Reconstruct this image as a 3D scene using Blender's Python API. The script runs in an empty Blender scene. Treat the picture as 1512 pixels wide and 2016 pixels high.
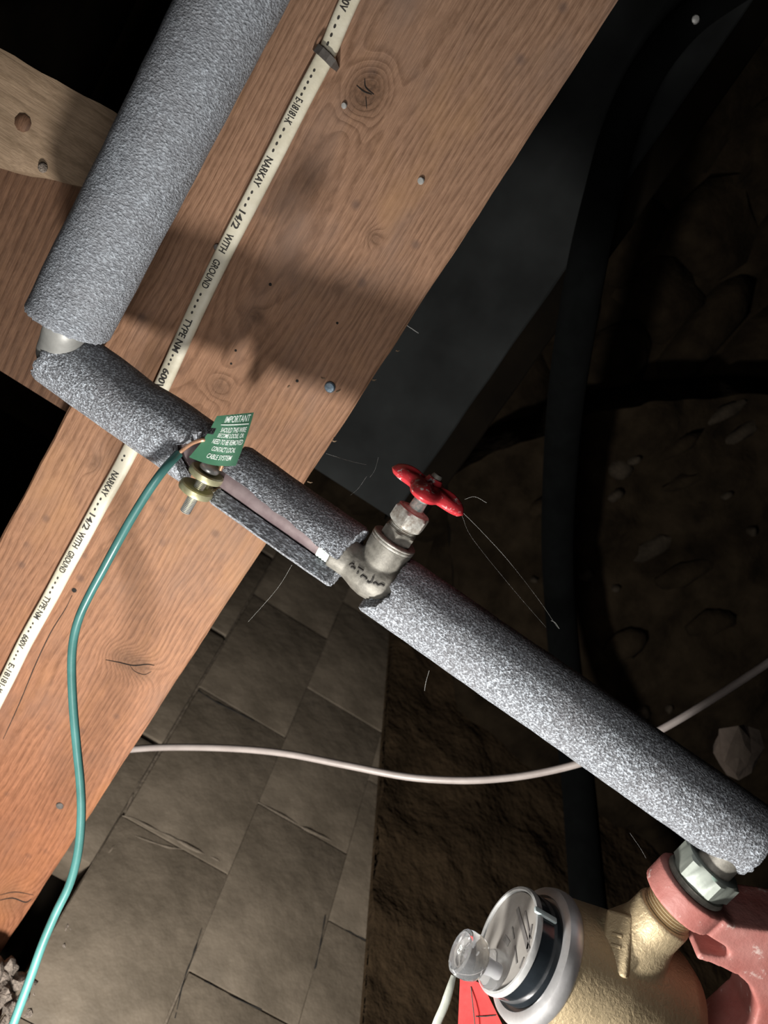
import bpy, math, random
import numpy as np
from mathutils import Vector, Matrix, noise
from mathutils.bvhtree import BVHTree
random.seed(7)
SC = bpy.context.scene
COL = SC.collection

# ------------------------------------------------------------------ camera
# World frame: X runs along the floor joist, Y goes away from the viewer, Z is up.
F = 1450.0
def unit(a):
    a = np.array(a, float); return a / np.linalg.norm(a)
_u = unit([.549, .793, -.262])
_v = np.array([-.8345, .5387, -.12]); _v = unit(_v - _u * (_u @ _v))
_i = np.cross(_u, _v)
RM = np.array([_u, _i, _v])                 # camera axes (right, up, forward) -> world
def W(px, py, z):                           # point of the photograph at a measured depth
    return Vector(RM @ np.array([(px - 756) / F * z, -(py - 1008) / F * z, z]))
def ray(px, py):
    return Vector(RM @ np.array([(px - 756) / F, -(py - 1008) / F, 1.0]))
def onY(px, py, Y):
    d = ray(px, py); return d * (Y / d.y)
def onZ(px, py, Z):
    d = ray(px, py); return d * (Z / d.z)

cd = bpy.data.cameras.new('camera')
cd.sensor_fit = 'HORIZONTAL'; cd.sensor_width = 36.0; cd.lens = 36.0 * F / 1512.0
cd.clip_start = 0.01; cd.clip_end = 50
cd.dof.use_dof = True; cd.dof.focus_distance = 0.5; cd.dof.aperture_fstop = 12.0
cam = bpy.data.objects.new('camera', cd); COL.objects.link(cam)
cr, cu_, cf = [Vector(RM[:, k]) for k in range(3)]
cam.matrix_world = Matrix(((cr.x, cu_.x, -cf.x, 0), (cr.y, cu_.y, -cf.y, 0), (cr.z, cu_.z, -cf.z, 0), (0, 0, 0, 1)))
SC.camera = cam

# ------------------------------------------------------------------ world, lights, exposure
wd = bpy.data.worlds.new('world'); SC.world = wd; wd.use_nodes = True
wd.node_tree.nodes['Background'].inputs[0].default_value = (.75, .85, 1, 1)
wd.node_tree.nodes['Background'].inputs[1].default_value = 0.002
def point(name, loc, power, radius, color):
    l = bpy.data.lights.new(name, 'POINT'); l.energy = power; l.shadow_soft_size = radius; l.color = color
    o = bpy.data.objects.new(name, l); o.location = loc; COL.objects.link(o); return o
point('work_lamp', Vector(RM @ np.array([-.20, -.45, .255])), 20.5, .030, (1, .97, .92))
al = bpy.data.lights.new('fill_light', 'AREA'); al.energy = 1.15; al.size = .22; al.color = (1, .97, .94)  # added soft fill near the camera, lifts the shadows
ao = bpy.data.objects.new('fill_light', al); ao.location = Vector(RM @ np.array([-.10, -.20, .02])); COL.objects.link(ao)
ao.rotation_euler = (Vector((-.1, .5, 0)) - ao.location).to_track_quat('-Z', 'Y').to_euler()
SC.view_settings.view_transform = 'Standard'; SC.view_settings.look = 'None'
SC.view_settings.gamma = 1; SC.view_settings.use_curve_mapping = False
SC.view_settings.exposure = 0.25

# ------------------------------------------------------------------ node helpers
class NT:
    def __init__(s, name):
        s.m = bpy.data.materials.new(name); s.m.use_nodes = True
        s.t = s.m.node_tree; s.b = s.t.nodes['Principled BSDF']
    def n(s, typ, ins=None, **kw):
        nd = s.t.nodes.new(typ)
        for k, v in kw.items(): setattr(nd, k, v)
        for k, v in (ins or {}).items(): s.set(nd.inputs[k], v)
        return nd
    def set(s, sock, v):
        if isinstance(v, bpy.types.NodeSocket): s.t.links.new(v, sock)
        elif isinstance(v, bpy.types.Node): s.t.links.new(v.outputs[0], sock)
        else: sock.default_value = v
    def math(s, op, a, b=None, c=None):
        nd = s.n('ShaderNodeMath', operation=op); s.set(nd.inputs[0], a)
        if b is not None: s.set(nd.inputs[1], b)
        if c is not None: s.set(nd.inputs[2], c)
        return nd.outputs[0]
    def mix(s, f, a, b, mode='MIX'):
        nd = s.n('ShaderNodeMix', data_type='RGBA', blend_type=mode)
        s.set(nd.inputs[0], f); s.set(nd.inputs[6], a); s.set(nd.inputs[7], b); return nd.outputs[2]
    def ramp(s, f, stops, interp='LINEAR'):
        nd = s.n('ShaderNodeValToRGB'); s.set(nd.inputs[0], f); cr = nd.color_ramp; cr.interpolation = interp
        while len(cr.elements) < len(stops): cr.elements.new(.5)
        for e, (p, c) in zip(cr.elements, stops):
            e.position = p; e.color = (c, c, c, 1) if isinstance(c, (int, float)) else (*c, 1)
        return nd.outputs[0]
    def noise(s, vec, scale, detail=3, rough=.55, dist=0):
        nd = s.n('ShaderNodeTexNoise', {'Vector': vec, 'Scale': scale, 'Detail': detail, 'Roughness': rough, 'Distortion': dist})
        return nd.outputs[0]
    def coord(s): return s.n('ShaderNodeTexCoord').outputs['Object']
    def vscale(s, vec, sc, rot=None):
        nd = s.n('ShaderNodeMapping', {'Vector': vec}); nd.inputs['Scale'].default_value = sc
        if rot: nd.inputs['Rotation'].default_value = rot
        return nd.outputs[0]
    def bump(s, h, strength=.5, dist=.001, prev=None):
        nd = s.n('ShaderNodeBump', {'Height': h, 'Strength': strength, 'Distance': dist})
        if prev is not None: s.set(nd.inputs['Normal'], prev)
        return nd.outputs[0]
    def out(s, col=None, rough=None, metal=None, normal=None, **kw):
        if col is not None: s.set(s.b.inputs['Base Color'], col if not isinstance(col, tuple) else (*col, 1))
        if rough is not None: s.set(s.b.inputs['Roughness'], rough)
        if metal is not None: s.set(s.b.inputs['Metallic'], metal)
        if normal is not None: s.set(s.b.inputs['Normal'], normal)
        for k, v in kw.items(): s.set(s.b.inputs[k.replace('_', ' ')], v)
        return s.m

def plain(name, c1, c2, scale, rough=.6, metal=0, bstr=.3, bdist=.0006, detail=4, **kw):
    t = NT(name); co = t.coord()
    f = t.noise(co, scale, detail, .6)
    col = t.ramp(f, [(.32, c1), (.68, c2)])
    return t.out(col, rough, metal, t.bump(t.noise(co, scale * 3, 3), bstr, bdist), **kw)

# ------------------------------------------------------------------ object helpers
WLOC = {}
def wloc(o): return WLOC.get(o.name, Vector((0, 0, 0))) if o else Vector((0, 0, 0))
def obj(name, verts, faces, mat, parent=None, smooth=False, loc=None):
    verts = [Vector(v) for v in verts]
    if loc is None:
        lo = Vector([min(v[k] for v in verts) for k in range(3)]); hi = Vector([max(v[k] for v in verts) for k in range(3)])
        loc = (lo + hi) / 2
    me = bpy.data.meshes.new(name)
    me.from_pydata([tuple(v - loc) for v in verts], [], faces); me.update()
    import bmesh
    bm = bmesh.new(); bm.from_mesh(me); bmesh.ops.recalc_face_normals(bm, faces=bm.faces); bm.to_mesh(me); bm.free()
    if smooth:
        me.polygons.foreach_set('use_smooth', [True] * len(me.polygons))
        try: me.set_sharp_from_angle(angle=math.radians(smooth if smooth is not True else 40))
        except Exception: pass
    if mat: me.materials.append(mat)
    o = bpy.data.objects.new(name, me); COL.objects.link(o)
    WLOC[o.name] = loc.copy()
    if parent: o.parent = parent
    o.location = loc - wloc(parent)
    return o
def thing(name, label, cat, loc, group=None):
    o = bpy.data.objects.new(name, None); COL.objects.link(o); o.location = loc; o.empty_display_size = .02
    WLOC[o.name] = Vector(loc); o['label'] = label; o['category'] = cat
    if group: o['group'] = group
    return o
def tag(o, label, cat, group=None):
    o['label'] = label; o['category'] = cat
    if group: o['group'] = group
    return o
def struct(o): o['kind'] = 'structure'; return o
class G:                                      # gathers shapes into one mesh
    def __init__(s): s.v = []; s.f = []
    def add(s, vf):
        v, f = vf; k = len(s.v); s.v += [Vector(p) for p in v]; s.f += [tuple(i + k for i in q) for q in f]; return s
    def obj(s, name, mat, parent=None, smooth=False, loc=None): return obj(name, s.v, s.f, mat, parent, smooth, loc)
def basis(d, hint=(0, 0, 1)):
    d = Vector(d).normalized(); h = Vector(hint)
    if abs(d.dot(h.normalized())) > .95: h = Vector((0, 1, 0))
    a = (h - d * h.dot(d)).normalized(); return a, d.cross(a)
def smooth_path(pts, n=8):                    # Catmull-Rom
    pts = [Vector(p) for p in pts]; P = [pts[0] * 2 - pts[1]] + pts + [pts[-1] * 2 - pts[-2]]; out = []
    for k in range(1, len(P) - 2):
        p0, p1, p2, p3 = P[k - 1:k + 3]
        for j in range(n):
            t = j / n
            out.append(.5 * ((2 * p1) + (p2 - p0) * t + (2 * p0 - 5 * p1 + 4 * p2 - p3) * t * t + (3 * p1 - p0 - 3 * p2 + p3) * t ** 3))
    out.append(pts[-1]); return out
def tube(pts, rad, seg=12, flat=1.0, hint=(0, 0, 1), caps=True):
    pts = [Vector(p) for p in pts]; n = len(pts); v = []; f = []
    a = None
    for k, p in enumerate(pts):
        d = (pts[min(k + 1, n - 1)] - pts[max(k - 1, 0)]).normalized()
        if a is None: a, b = basis(d, hint)
        a = (a - d * a.dot(d)).normalized(); b = d.cross(a)
        r = rad[k] if isinstance(rad, (list, tuple)) else rad
        for j in range(seg):
            t = 2 * math.pi * j / seg
            v.append(p + a * (r * math.cos(t)) + b * (r * flat * math.sin(t)))
    for k in range(n - 1):
        for j in range(seg):
            j2 = (j + 1) % seg
            f.append((k * seg + j, k * seg + j2, (k + 1) * seg + j2, (k + 1) * seg + j))
    if caps:
        f.append(tuple(range(seg))[::-1]); f.append(tuple((n - 1) * seg + j for j in range(seg)))
    return v, f
def lathe(o, d, prof, seg=32, phase=0, hint=(0, 0, 1), caps=True):   # prof: (radius, height)
    o = Vector(o); d = Vector(d).normalized(); a, b = basis(d, hint); v = []; f = []
    for r, h in prof:
        for j in range(seg):
            t = 2 * math.pi * j / seg + phase
            v.append(o + d * h + (a * math.cos(t) + b * math.sin(t)) * max(r, 1e-5))
    n = len(prof)
    for k in range(n - 1):
        for j in range(seg):
            j2 = (j + 1) % seg
            f.append((k * seg + j, k * seg + j2, (k + 1) * seg + j2, (k + 1) * seg + j))
    if caps:
        f.append(tuple(range(seg))[::-1]); f.append(tuple((n - 1) * seg + j for j in range(seg)))
    return v, f
def hexnut(o, d, r, h, phase=0, hint=(0, 0, 1), ch=.12):
    """six-sided nut with chamfered corners"""
    o = Vector(o); d = Vector(d).normalized(); a, b = basis(d, hint); seg = 48; v = []; f = []
    ap = r * math.cos(math.pi / 6)
    def ring(hh, lim):
        for j in range(seg):
            t = 2 * math.pi * j / seg; w = (t % (math.pi / 3)) - math.pi / 6
            rr = min(ap / math.cos(w), lim); t += phase
            v.append(o + d * hh + (a * math.cos(t) + b * math.sin(t)) * rr)
    ring(0, ap * .99); ring(h * ch * 1.3, r); ring(h * (1 - ch * 1.3), r); ring(h, ap * .99)
    for k in range(3):
        for j in range(seg):
            j2 = (j + 1) % seg; f.append((k * seg + j, k * seg + j2, (k + 1) * seg + j2, (k + 1) * seg + j))
    f.append(tuple(range(seg))[::-1]); f.append(tuple(3 * seg + j for j in range(seg)))
    return v, f
def thread(o, d, r, length, pitch, depth, seg=20):
    n = max(2, int(length / pitch)); prof = []
    for k in range(n):
        prof += [(r - depth, k * pitch), (r, k * pitch + pitch * .5)]
    prof.append((r - depth, n * pitch)); return lathe(o, d, prof, seg)
def box(c, ax, ay, az, sx, sy, sz):
    c = Vector(c); v = []
    for x in (-1, 1):
        for y in (-1, 1):
            for z in (-1, 1): v.append(c + Vector(ax) * (x * sx / 2) + Vector(ay) * (y * sy / 2) + Vector(az) * (z * sz / 2))
    return v, [(0, 1, 3, 2), (4, 6, 7, 5), (0, 4, 5, 1), (2, 3, 7, 6), (0, 2, 6, 4), (1, 5, 7, 3)]
def bbox(c, ax, ay, az, sx, sy, sz, bev=.002, jit=0):       # bevelled box
    import bmesh
    bm = bmesh.new(); v, f = box(c, ax, ay, az, sx, sy, sz)
    vs = [bm.verts.new(p) for p in v]
    for q in f: bm.faces.new([vs[k] for k in q])
    bmesh.ops.recalc_face_normals(bm, faces=bm.faces)
    bmesh.ops.bevel(bm, geom=list(bm.edges), offset=bev, segments=2, affect='EDGES', profile=.6)
    bm.verts.index_update()
    out = [p.co.copy() + Vector([random.uniform(-jit, jit) for _ in range(3)]) for p in bm.verts], [tuple(q.index for q in (l.verts if False else [x for x in l.verts])) for l in bm.faces]
    bm.free(); return out
def remesh(vf, voxel, smooth_it=4):
    me = bpy.data.meshes.new('tmp'); me.from_pydata([tuple(p) for p in vf[0]], [], vf[1]); me.update()
    o = bpy.data.objects.new('tmp', me); COL.objects.link(o)
    m = o.modifiers.new('r', 'REMESH'); m.mode = 'VOXEL'; m.voxel_size = voxel
    s = o.modifiers.new('s', 'SMOOTH'); s.iterations = smooth_it; s.factor = .5
    dg = bpy.context.evaluated_depsgraph_get(); dg.update()
    m2 = bpy.data.meshes.new_from_object(o.evaluated_get(dg))
    out = [v.co.copy() for v in m2.vertices], [tuple(p.vertices) for p in m2.polygons]
    bpy.data.objects.remove(o); bpy.data.meshes.remove(me); bpy.data.meshes.remove(m2); return out
def text2d(s, size, bold=0.0, spacing=1.0):
    c = bpy.data.curves.new('txt', 'FONT'); c.body = s; c.size = size; c.offset = bold; c.space_character = spacing
    c.resolution_u = 3
    o = bpy.data.objects.new('txt', c); COL.objects.link(o)
    dg = bpy.context.evaluated_depsgraph_get(); dg.update()
    me = bpy.data.meshes.new_from_object(o.evaluated_get(dg))
    v = [(p.co.x, p.co.y) for p in me.vertices]; f = [tuple(p.vertices) for p in me.polygons]
    bpy.data.objects.remove(o); bpy.data.curves.remove(c); bpy.data.meshes.remove(me)
    return v, f

# ------------------------------------------------------------------ materials
JY = .56                                     # joist face plane
JLOC = Vector((-.2, JY, .08))
def wood(name, origin, pa, pb, knots, base, dark, ringw=.0042, zc=.02, depth=.06, tint=None, stain=True, lines=.8):
    """flat-sawn softwood: growth rings about a hidden heart, bent round each knot; grain runs along local X (axes pa along, pb across)"""
    t = NT(name); co = t.coord()
    sep = t.n('ShaderNodeSeparateXYZ', {0: co})
    x = sep.outputs[pa]; z = sep.outputs[pb]
    lowv = t.vscale(co, tuple(3.0 if k == pa else 14.0 for k in range(3)))
    low = t.noise(lowv, 1.0, 3, .5)
    midv = t.vscale(co, tuple(12.0 if k == pa else 60.0 for k in range(3)))
    mid = t.noise(midv, 1.0, 3, .55)
    dz = t.math('SUBTRACT', z, zc)
    r = t.math('SQRT', t.math('ADD', t.math('MULTIPLY', dz, dz), depth * depth))
    r = t.math('ADD', r, t.math('MULTIPLY', t.math('SUBTRACT', low, .5), .034))
    r = t.math('ADD', r, t.math('MULTIPLY', t.math('SUBTRACT', mid, .5), .0022))
    kmask = None
    for (kx, kz, ax, az, amp, dk) in knots:
        ex = t.math('DIVIDE', t.math('SUBTRACT', x, kx), ax); ez = t.math('DIVIDE', t.math('SUBTRACT', z, kz), az)
        e2 = t.math('ADD', t.math('MULTIPLY', ex, ex), t.math('MULTIPLY', ez, ez))
        g = t.math('EXPONENT', t.math('MULTIPLY', e2, -.8))
        r = t.math('ADD', r, t.math('MULTIPLY', g, amp))
        g2 = t.math('MULTIPLY', t.math('EXPONENT', t.math('MULTIPLY', t.math('POWER', e2, 1.6), -1.1)), dk)
        kmask = g2 if kmask is None else t.math('MAXIMUM', kmask, g2)
    ph = t.math('DIVIDE', r, ringw)
    saw = t.math('FRACT', ph)
    late = t.ramp(saw, [(0, .1), (.4, .12), (.80, 1), (.90, .85), (1, .1)])
    fib = t.noise(t.vscale(co, tuple(40.0 if k == pa else 1400.0 for k in range(3))), 1.0, 2, .6)
    fleck = t.noise(t.vscale(co, tuple(90.0 if k == pa else 260.0 for k in range(3))), 1.0, 4, .65)
    amt = t.math('MULTIPLY', late, t.math('MULTIPLY_ADD', mid, .8, lines - .4))
    c = t.mix(amt, (*base, 1), (*dark, 1))
    c = t.mix(t.ramp(fleck, [(.42, 0), (.66, .5)]), c, (base[0] * 1.35, base[1] * 1.38, base[2] * 1.4, 1))
    c = t.mix(t.ramp(fib, [(.36, .5), (.60, 0)]), c, (dark[0] * .8, dark[1] * .8, dark[2] * .8, 1))
    if stain:
        blot = t.noise(t.vscale(co, tuple(9.0 if k == pa else 16.0 for k in range(3))), 1.0, 4, .6)
        c = t.mix(t.ramp(blot, [(.50, 0), (.72, .55)]), c, (.21, .135, .10, 1))
        blot2 = t.noise(t.vscale(co, tuple(5.0 if k == pa else 11.0 for k in range(3)), (0, 0, .4)), 1.7, 3, .6)
        c = t.mix(t.ramp(blot2, [(.52, 0), (.75, .6)]), c, (.43, .225, .105, 1))
        spots = t.n('ShaderNodeTexVoronoi', {'Vector': co, 'Scale': 34.0}).outputs[0]
        c = t.mix(t.ramp(spots, [(.06, .5), (.16, 0)]), c, (.10, .062, .05, 1))
    if tint:                                  # (position along grain, width, colour, amount): tint ramps along the board
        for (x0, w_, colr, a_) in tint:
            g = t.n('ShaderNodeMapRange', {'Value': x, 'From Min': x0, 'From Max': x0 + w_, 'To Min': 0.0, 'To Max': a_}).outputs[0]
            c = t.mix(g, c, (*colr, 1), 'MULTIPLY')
    if kmask is not None:
        kn = t.noise(t.vscale(co, (300, 300, 300)), 1.0, 3, .6)
        c = t.mix(t.math('MINIMUM', kmask, .9), c, t.ramp(kn, [(.3, (.055, .03, .018)), (.75, (.20, .11, .065))]))
    h = t.math('ADD', t.math('MULTIPLY', late, .5), t.math('MULTIPLY', fib, .55))
    nb = t.bump(h, .5, .0006)
    nb = t.bump(fleck, .35, .0008, nb)
    return t.out(c, t.ramp(fleck, [(.3, .62), (.7, .8)]), 0, nb, Specular_IOR_Level=.25)

def jl(px, py):                              # pixel -> joist-local (x, z)
    p = onY(px, py, JY) - JLOC; return p.x, p.z
def knot(px, py, ax, az, amp, dk): x, z = jl(px, py); return (x, z, ax, az, amp, dk)
KN = [knot(722, 182, .017, .013, .022, .85), knot(262, 1308, .011, .021, .018, .55), knot(505, 622, .007, .006, .004, .75),
      knot(735, 468, .006, .006, .007, .5), knot(432, 762, .010, .009, .012, .45), knot(188, 912, .009, .005, .006, .5),
      knot(665, 566, .006, .005, .003, .4), knot(430, 700, .05, .03, .010, .0), knot(220, 640, .006, .006, .004, .0),
      knot(20, 1770, .02, .015, .016, .35), knot(690, 920, .006, .006, .003, .0), knot(345, 1160, .012, .007, .003, .0)]
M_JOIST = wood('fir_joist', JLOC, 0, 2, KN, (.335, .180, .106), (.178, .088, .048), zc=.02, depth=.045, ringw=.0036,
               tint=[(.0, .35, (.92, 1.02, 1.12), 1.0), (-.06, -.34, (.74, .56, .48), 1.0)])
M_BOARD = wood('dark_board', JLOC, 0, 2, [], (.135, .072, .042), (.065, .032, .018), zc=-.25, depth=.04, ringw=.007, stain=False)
M_BLOCK = wood('tan_blocking', JLOC, 2, 0, [], (.27, .19, .125), (.17, .115, .07), zc=.06, depth=.03, ringw=.010, stain=False, lines=.55)

def foam(name, tone=1.0, squash=(1, 1, 1), scale=620, soft=0.0):
    t = NT(name); co = t.coord(); cv = t.vscale(co, squash)
    a = t.noise(cv, scale, 2, .65, .15); b = t.noise(cv, scale * .28, 3, .6); lo = t.noise(co, 28, 3)
    f = t.math('ADD', t.math('MULTIPLY', a, .8), t.math('MULTIPLY', b, .2))
    col = t.ramp(f, [(.36, (.088 * tone, .092 * tone, .102 * tone)), (.50, (.185 * tone, .194 * tone, .212 * tone)), (.64, (.56 * tone, .615 * tone, .68 * tone))])  # palest stop puts the foam's lit sparkle into the colour
    if soft: col = t.mix(soft, col, (.25, .272, .305, 1))
    col = t.mix(t.ramp(lo, [(.4, 0), (.7, .3)]), col, (.16, .15, .155, 1))
    nb = t.bump(f, 1.0, .0020); nb = t.bump(b, .4, .001, nb)
    return t.out(col, .62, 0, nb, Specular_IOR_Level=.35)
M_FOAM = foam('grey_foam', 1.0, (1, 1, 1), 760)
M_FOAM_UP = foam('grey_foam_smooth', .95, (1.15, .7, .7), 800, .45)
M_FOAM_CUT = foam('foam_cut_face', .8, (1, 1, .5), 700)
M_COPPER = plain('weathered_copper_pipe', (.135, .098, .102), (.20, .158, .158), 90, .5, .35, .15)
M_ELBOW = plain('grey_oxide_copper', (.20, .20, .19), (.30, .30, .285), 60, .5, .3, .2)
M_SOLDER = plain('green_white_patina', (.42, .52, .47), (.75, .80, .75), 300, .7, 0, .6, .0008)
M_VALVE = plain('dull_brass_valve', (.11, .103, .088), (.235, .222, .192), 150, .58, .3, .45, .0004)
M_VALVE_TOP = plain('patinated_brass', (.20, .165, .135), (.46, .46, .425), 260, .5, .4, .4, .0004)
M_STEM = plain('verdigris_stem', (.17, .30, .29), (.62, .64, .57), 300, .7, .2, .5, .0005)
M_GOLD = plain('yellow_chromate_steel', (.33, .31, .17), (.50, .48, .31), 160, .38, .6, .1, .0002)
M_STEEL = plain('zinc_steel', (.42, .42, .40), (.58, .58, .56), 200, .35, .55, .1, .0002)
M_DARKSTEEL = plain('dull_staple_steel', (.13, .115, .105), (.20, .185, .17), 250, .5, .6, .2, .0002)
M_BLUESTEEL = plain('blued_screw_steel', (.13, .19, .25), (.30, .38, .45), 400, .35, .7, .3, .0002)
M_HOLE = plain('black_hole', (.006, .005, .004), (.012, .010, .008), 100, .9)
M_CABLE = plain('cream_cable_jacket', (.60, .555, .42), (.74, .70, .57), 55, .5, 0, .35, .0008)
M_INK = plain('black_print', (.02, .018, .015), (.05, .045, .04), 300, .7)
M_COAX = plain('white_coax_jacket', (.33, .285, .265), (.41, .36, .335), 40, .4)
M_GREEN = plain('green_wire_jacket', (.038, .118, .108), (.055, .160, .150), 60, .3, 0, .1, .0003)
M_BRIGHTCU = plain('bright_copper', (.62, .33, .19), (.75, .45, .30), 200, .35, .7)
M_TAG = plain('green_plastic_tag', (.055, .165, .095), (.075, .205, .125), 60, .45, 0, .1, .0004)
M_WHITE = plain('white_print', (.70, .78, .72), (.85, .90, .86), 200, .6)
M_BLACKPIPE = plain('black_poly_pipe', (.001, .0012, .0012), (.002, .0024, .0024), 40, 1.0, Specular_IOR_Level=.08)
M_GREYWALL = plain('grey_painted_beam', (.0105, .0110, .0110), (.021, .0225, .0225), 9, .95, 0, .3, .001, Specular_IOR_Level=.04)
M_BRICK = plain('brown_painted_masonry', (.082, .064, .044), (.150, .120, .087), 17, .7, 0, .6, .003, 5)
M_MORTAR = plain('painted_mortar', (.078, .061, .042), (.145, .115, .085), 30, .8, 0, .8, .003)
M_EARTH = plain('dark_rough_parging', (.024, .015, .0075), (.048, .031, .0165), 22, .95, 0, .8, .006, 6, Specular_IOR_Level=.1)
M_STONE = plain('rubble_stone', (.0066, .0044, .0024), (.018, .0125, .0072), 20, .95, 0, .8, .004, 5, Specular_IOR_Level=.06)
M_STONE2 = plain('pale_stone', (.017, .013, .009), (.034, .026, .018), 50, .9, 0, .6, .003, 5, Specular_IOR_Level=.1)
M_DARK = plain('shade_black', (.003, .0024, .0018), (.006, .0045, .003), 12, .95, Specular_IOR_Level=.03)  # near black: shade of gap, pocket and void put into the colour
M_RUBBLE = plain('crumbled_mortar', (.09, .072, .058), (.28, .23, .19), 260, .9, 0, .9, .003)
M_ALU = plain('cast_aluminium_ring', (.50, .49, .49), (.64, .63, .63), 90, .42, .75, .2, .0003)
M_LENSBLACK = plain('black_register_case', (.008, .010, .012), (.016, .02, .024), 30, .12, 0, .15, .0004)
M_DIAL = plain('grey_dial_plate', (.185, .172, .156), (.27, .255, .235), 30, .5)
M_DIALINK = plain('dial_print', (.10, .095, .09), (.14, .13, .125), 100, .6)
M_RED = plain('red_plastic_tag', (.42, .032, .032), (.52, .05, .048), 60, .4)
M_GREYWIRE = plain('grey_lead', (.22, .23, .20), (.32, .33, .29), 60, .5)
M_WEB = plain('spider_silk', (.55, .55, .52), (.8, .8, .78), 100, .6)
M_PAPER = plain('torn_cardboard', (.055, .039, .03), (.09, .068, .052), 40, .85, 0, .6, .002)

t = NT('rough_cast_bronze'); co = t.coord()
pit = t.noise(co, 420, 3, .6, .5); big = t.noise(co, 24, 3)
M_BRASS = t.out(t.mix(big, (.33, .25, .145, 1), (.45, .365, .23, 1)), t.ramp(pit, [(.3, .5), (.7, .68)]), .6, t.bump(pit, .6, .0009))
t = NT('faded_red_yoke'); co = t.coord()
a = t.noise(co, 120, 4, .65); b = t.noise(co, 30, 4, .6)
c = t.mix(t.ramp(b, [(.35, 0), (.65, 1)]), (.30, .095, .080, 1), (.38, .165, .145, 1))
c = t.mix(t.ramp(a, [(.62, 0), (.72, .8)]), c, (.62, .50, .46, 1))
M_YOKE = t.out(c, .6, 0, t.bump(a, .5, .0012))
t = NT('chipped_red_paint'); co = t.coord()
a = t.noise(co, 300, 4, .65, .6); b = t.noise(co, 110, 2)
c = t.mix(b, (.42, .022, .03, 1), (.56, .05, .06, 1))
chip = t.ramp(t.math('ADD', t.math('MULTIPLY', a, .6), t.math('MULTIPLY', b, .4)), [(.56, 0), (.60, 1)])
c = t.mix(chip, c, (.60, .60, .58, 1))
M_HANDLE = t.out(c, t.mix(chip, (.3, .3, .3, 1), (.6, .6, .6, 1)), 0, t.bump(a, .35, .0006))
t = NT('clear_plastic')
M_CLEAR = t.out((.93, .95, .97), .04, 0, t.bump(t.noise(t.coord(), 60, 3), .3, .002), Transmission_Weight=.93, IOR=1.46)
t = NT('green_white_nut'); co = t.coord()
a = t.noise(co, 60, 3)
M_NUT = t.out(t.mix(t.ramp(a, [(.6, 0), (.7, .8)]), (.24, .265, .235, 1), (.30, .52, .43, 1)), .5, .3, t.bump(t.noise(co, 260, 3), .25, .0004))

# ================================================================== SETTING
HN = Vector((.31, .95, 0)).normalized()      # horizontal direction along the brick wall
WN = Vector((HN.y, -HN.x, 0))                # its normal, into the room
WQ = Vector((-.70, JY, 0))
def WP(s, t_, off=0): return WQ + HN * s + Vector((0, 0, t_)) + WN * off
def onWall(px, py, off=0):
    d = ray(px, py); return d * (WN.dot(WQ + WN * off) / WN.dot(d))
UP = Vector((0, 0, 1))
def wall_grid(name, s0, s1, t0f, t1f, ns, nt, off, amp, freq, mat, parent=None, seed=0, thick=.10):
    """a rough slab: displaced front face, flat back"""
    v = []; f = []
    for a in range(ns + 1):
        s = s0 + (s1 - s0) * a / ns
        for b in range(nt + 1):
            t0 = t0f(s); t1 = t1f(s); tt = t0 + (t1 - t0) * b / nt
            n_ = noise.fractal(Vector((s * freq + seed, tt * freq, seed * 1.7)), 1.0, 2.0, 5)
            v.append(WP(s, tt, off + amp * n_))
    m = nt + 1
    for a in range(ns):
        for b in range(nt): f.append((a * m + b, a * m + b + 1, (a + 1) * m + b + 1, (a + 1) * m + b))
    k = len(v)
    for s, b in ((s0, 0), (s0, 1), (s1, 1), (s1, 0)):
        v.append(WP(s, (t1f if b else t0f)(s), off - thick))
    f.append((k, k + 1, k + 2, k + 3))
    f.append(tuple([b for b in range(m)] + [k + 1, k]))
    f.append(tuple([ns * m + b for b in range(m)][::-1] + [k + 3, k + 2])[::-1])
    f.append(tuple([a * m for a in range(ns + 1)][::-1] + [k, k + 3])); f.append(tuple([a * m + nt for a in range(ns + 1)] + [k + 2, k + 1]))
    return obj(name, v, f, mat, parent, smooth=True)
# wall_left: mortar bed, then every block a piece of its own, four courses
wl = struct(wall_grid('wall_left', -.30, .86, lambda s: -.46, lambda s: -.036, 60, 40, -.0015, .0022, 30, M_MORTAR))
courses = [(-.178, -.037, .137), (-.312, -.178, .029), (-.446, -.312, .147)]
for (t0, t1, s_ref) in courses:
    s = s_ref - .206 * 3
    while s < .84:
        e_ = random.choice((.0002, .0004, .0010)); a, b = s + e_, s + .206 - e_
        s += .206
        if b < -.30 or a > .85: continue
        b = min(b, .858); a = max(a, -.298)
        dz = random.uniform(-.0012, .0012)
        c = WP((a + b) / 2, (t0 + t1) / 2 + dz, -.032 + random.uniform(-.001, .001))
        vf = bbox(c, HN, UP, WN, b - a, t1 - t0 - random.choice((.0004, .0008, .0012, .0022)), .066, random.choice((.0012, .002, .003)))
        obj('brick', vf[0], vf[1], M_BRICK, wl, smooth=50)
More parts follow.
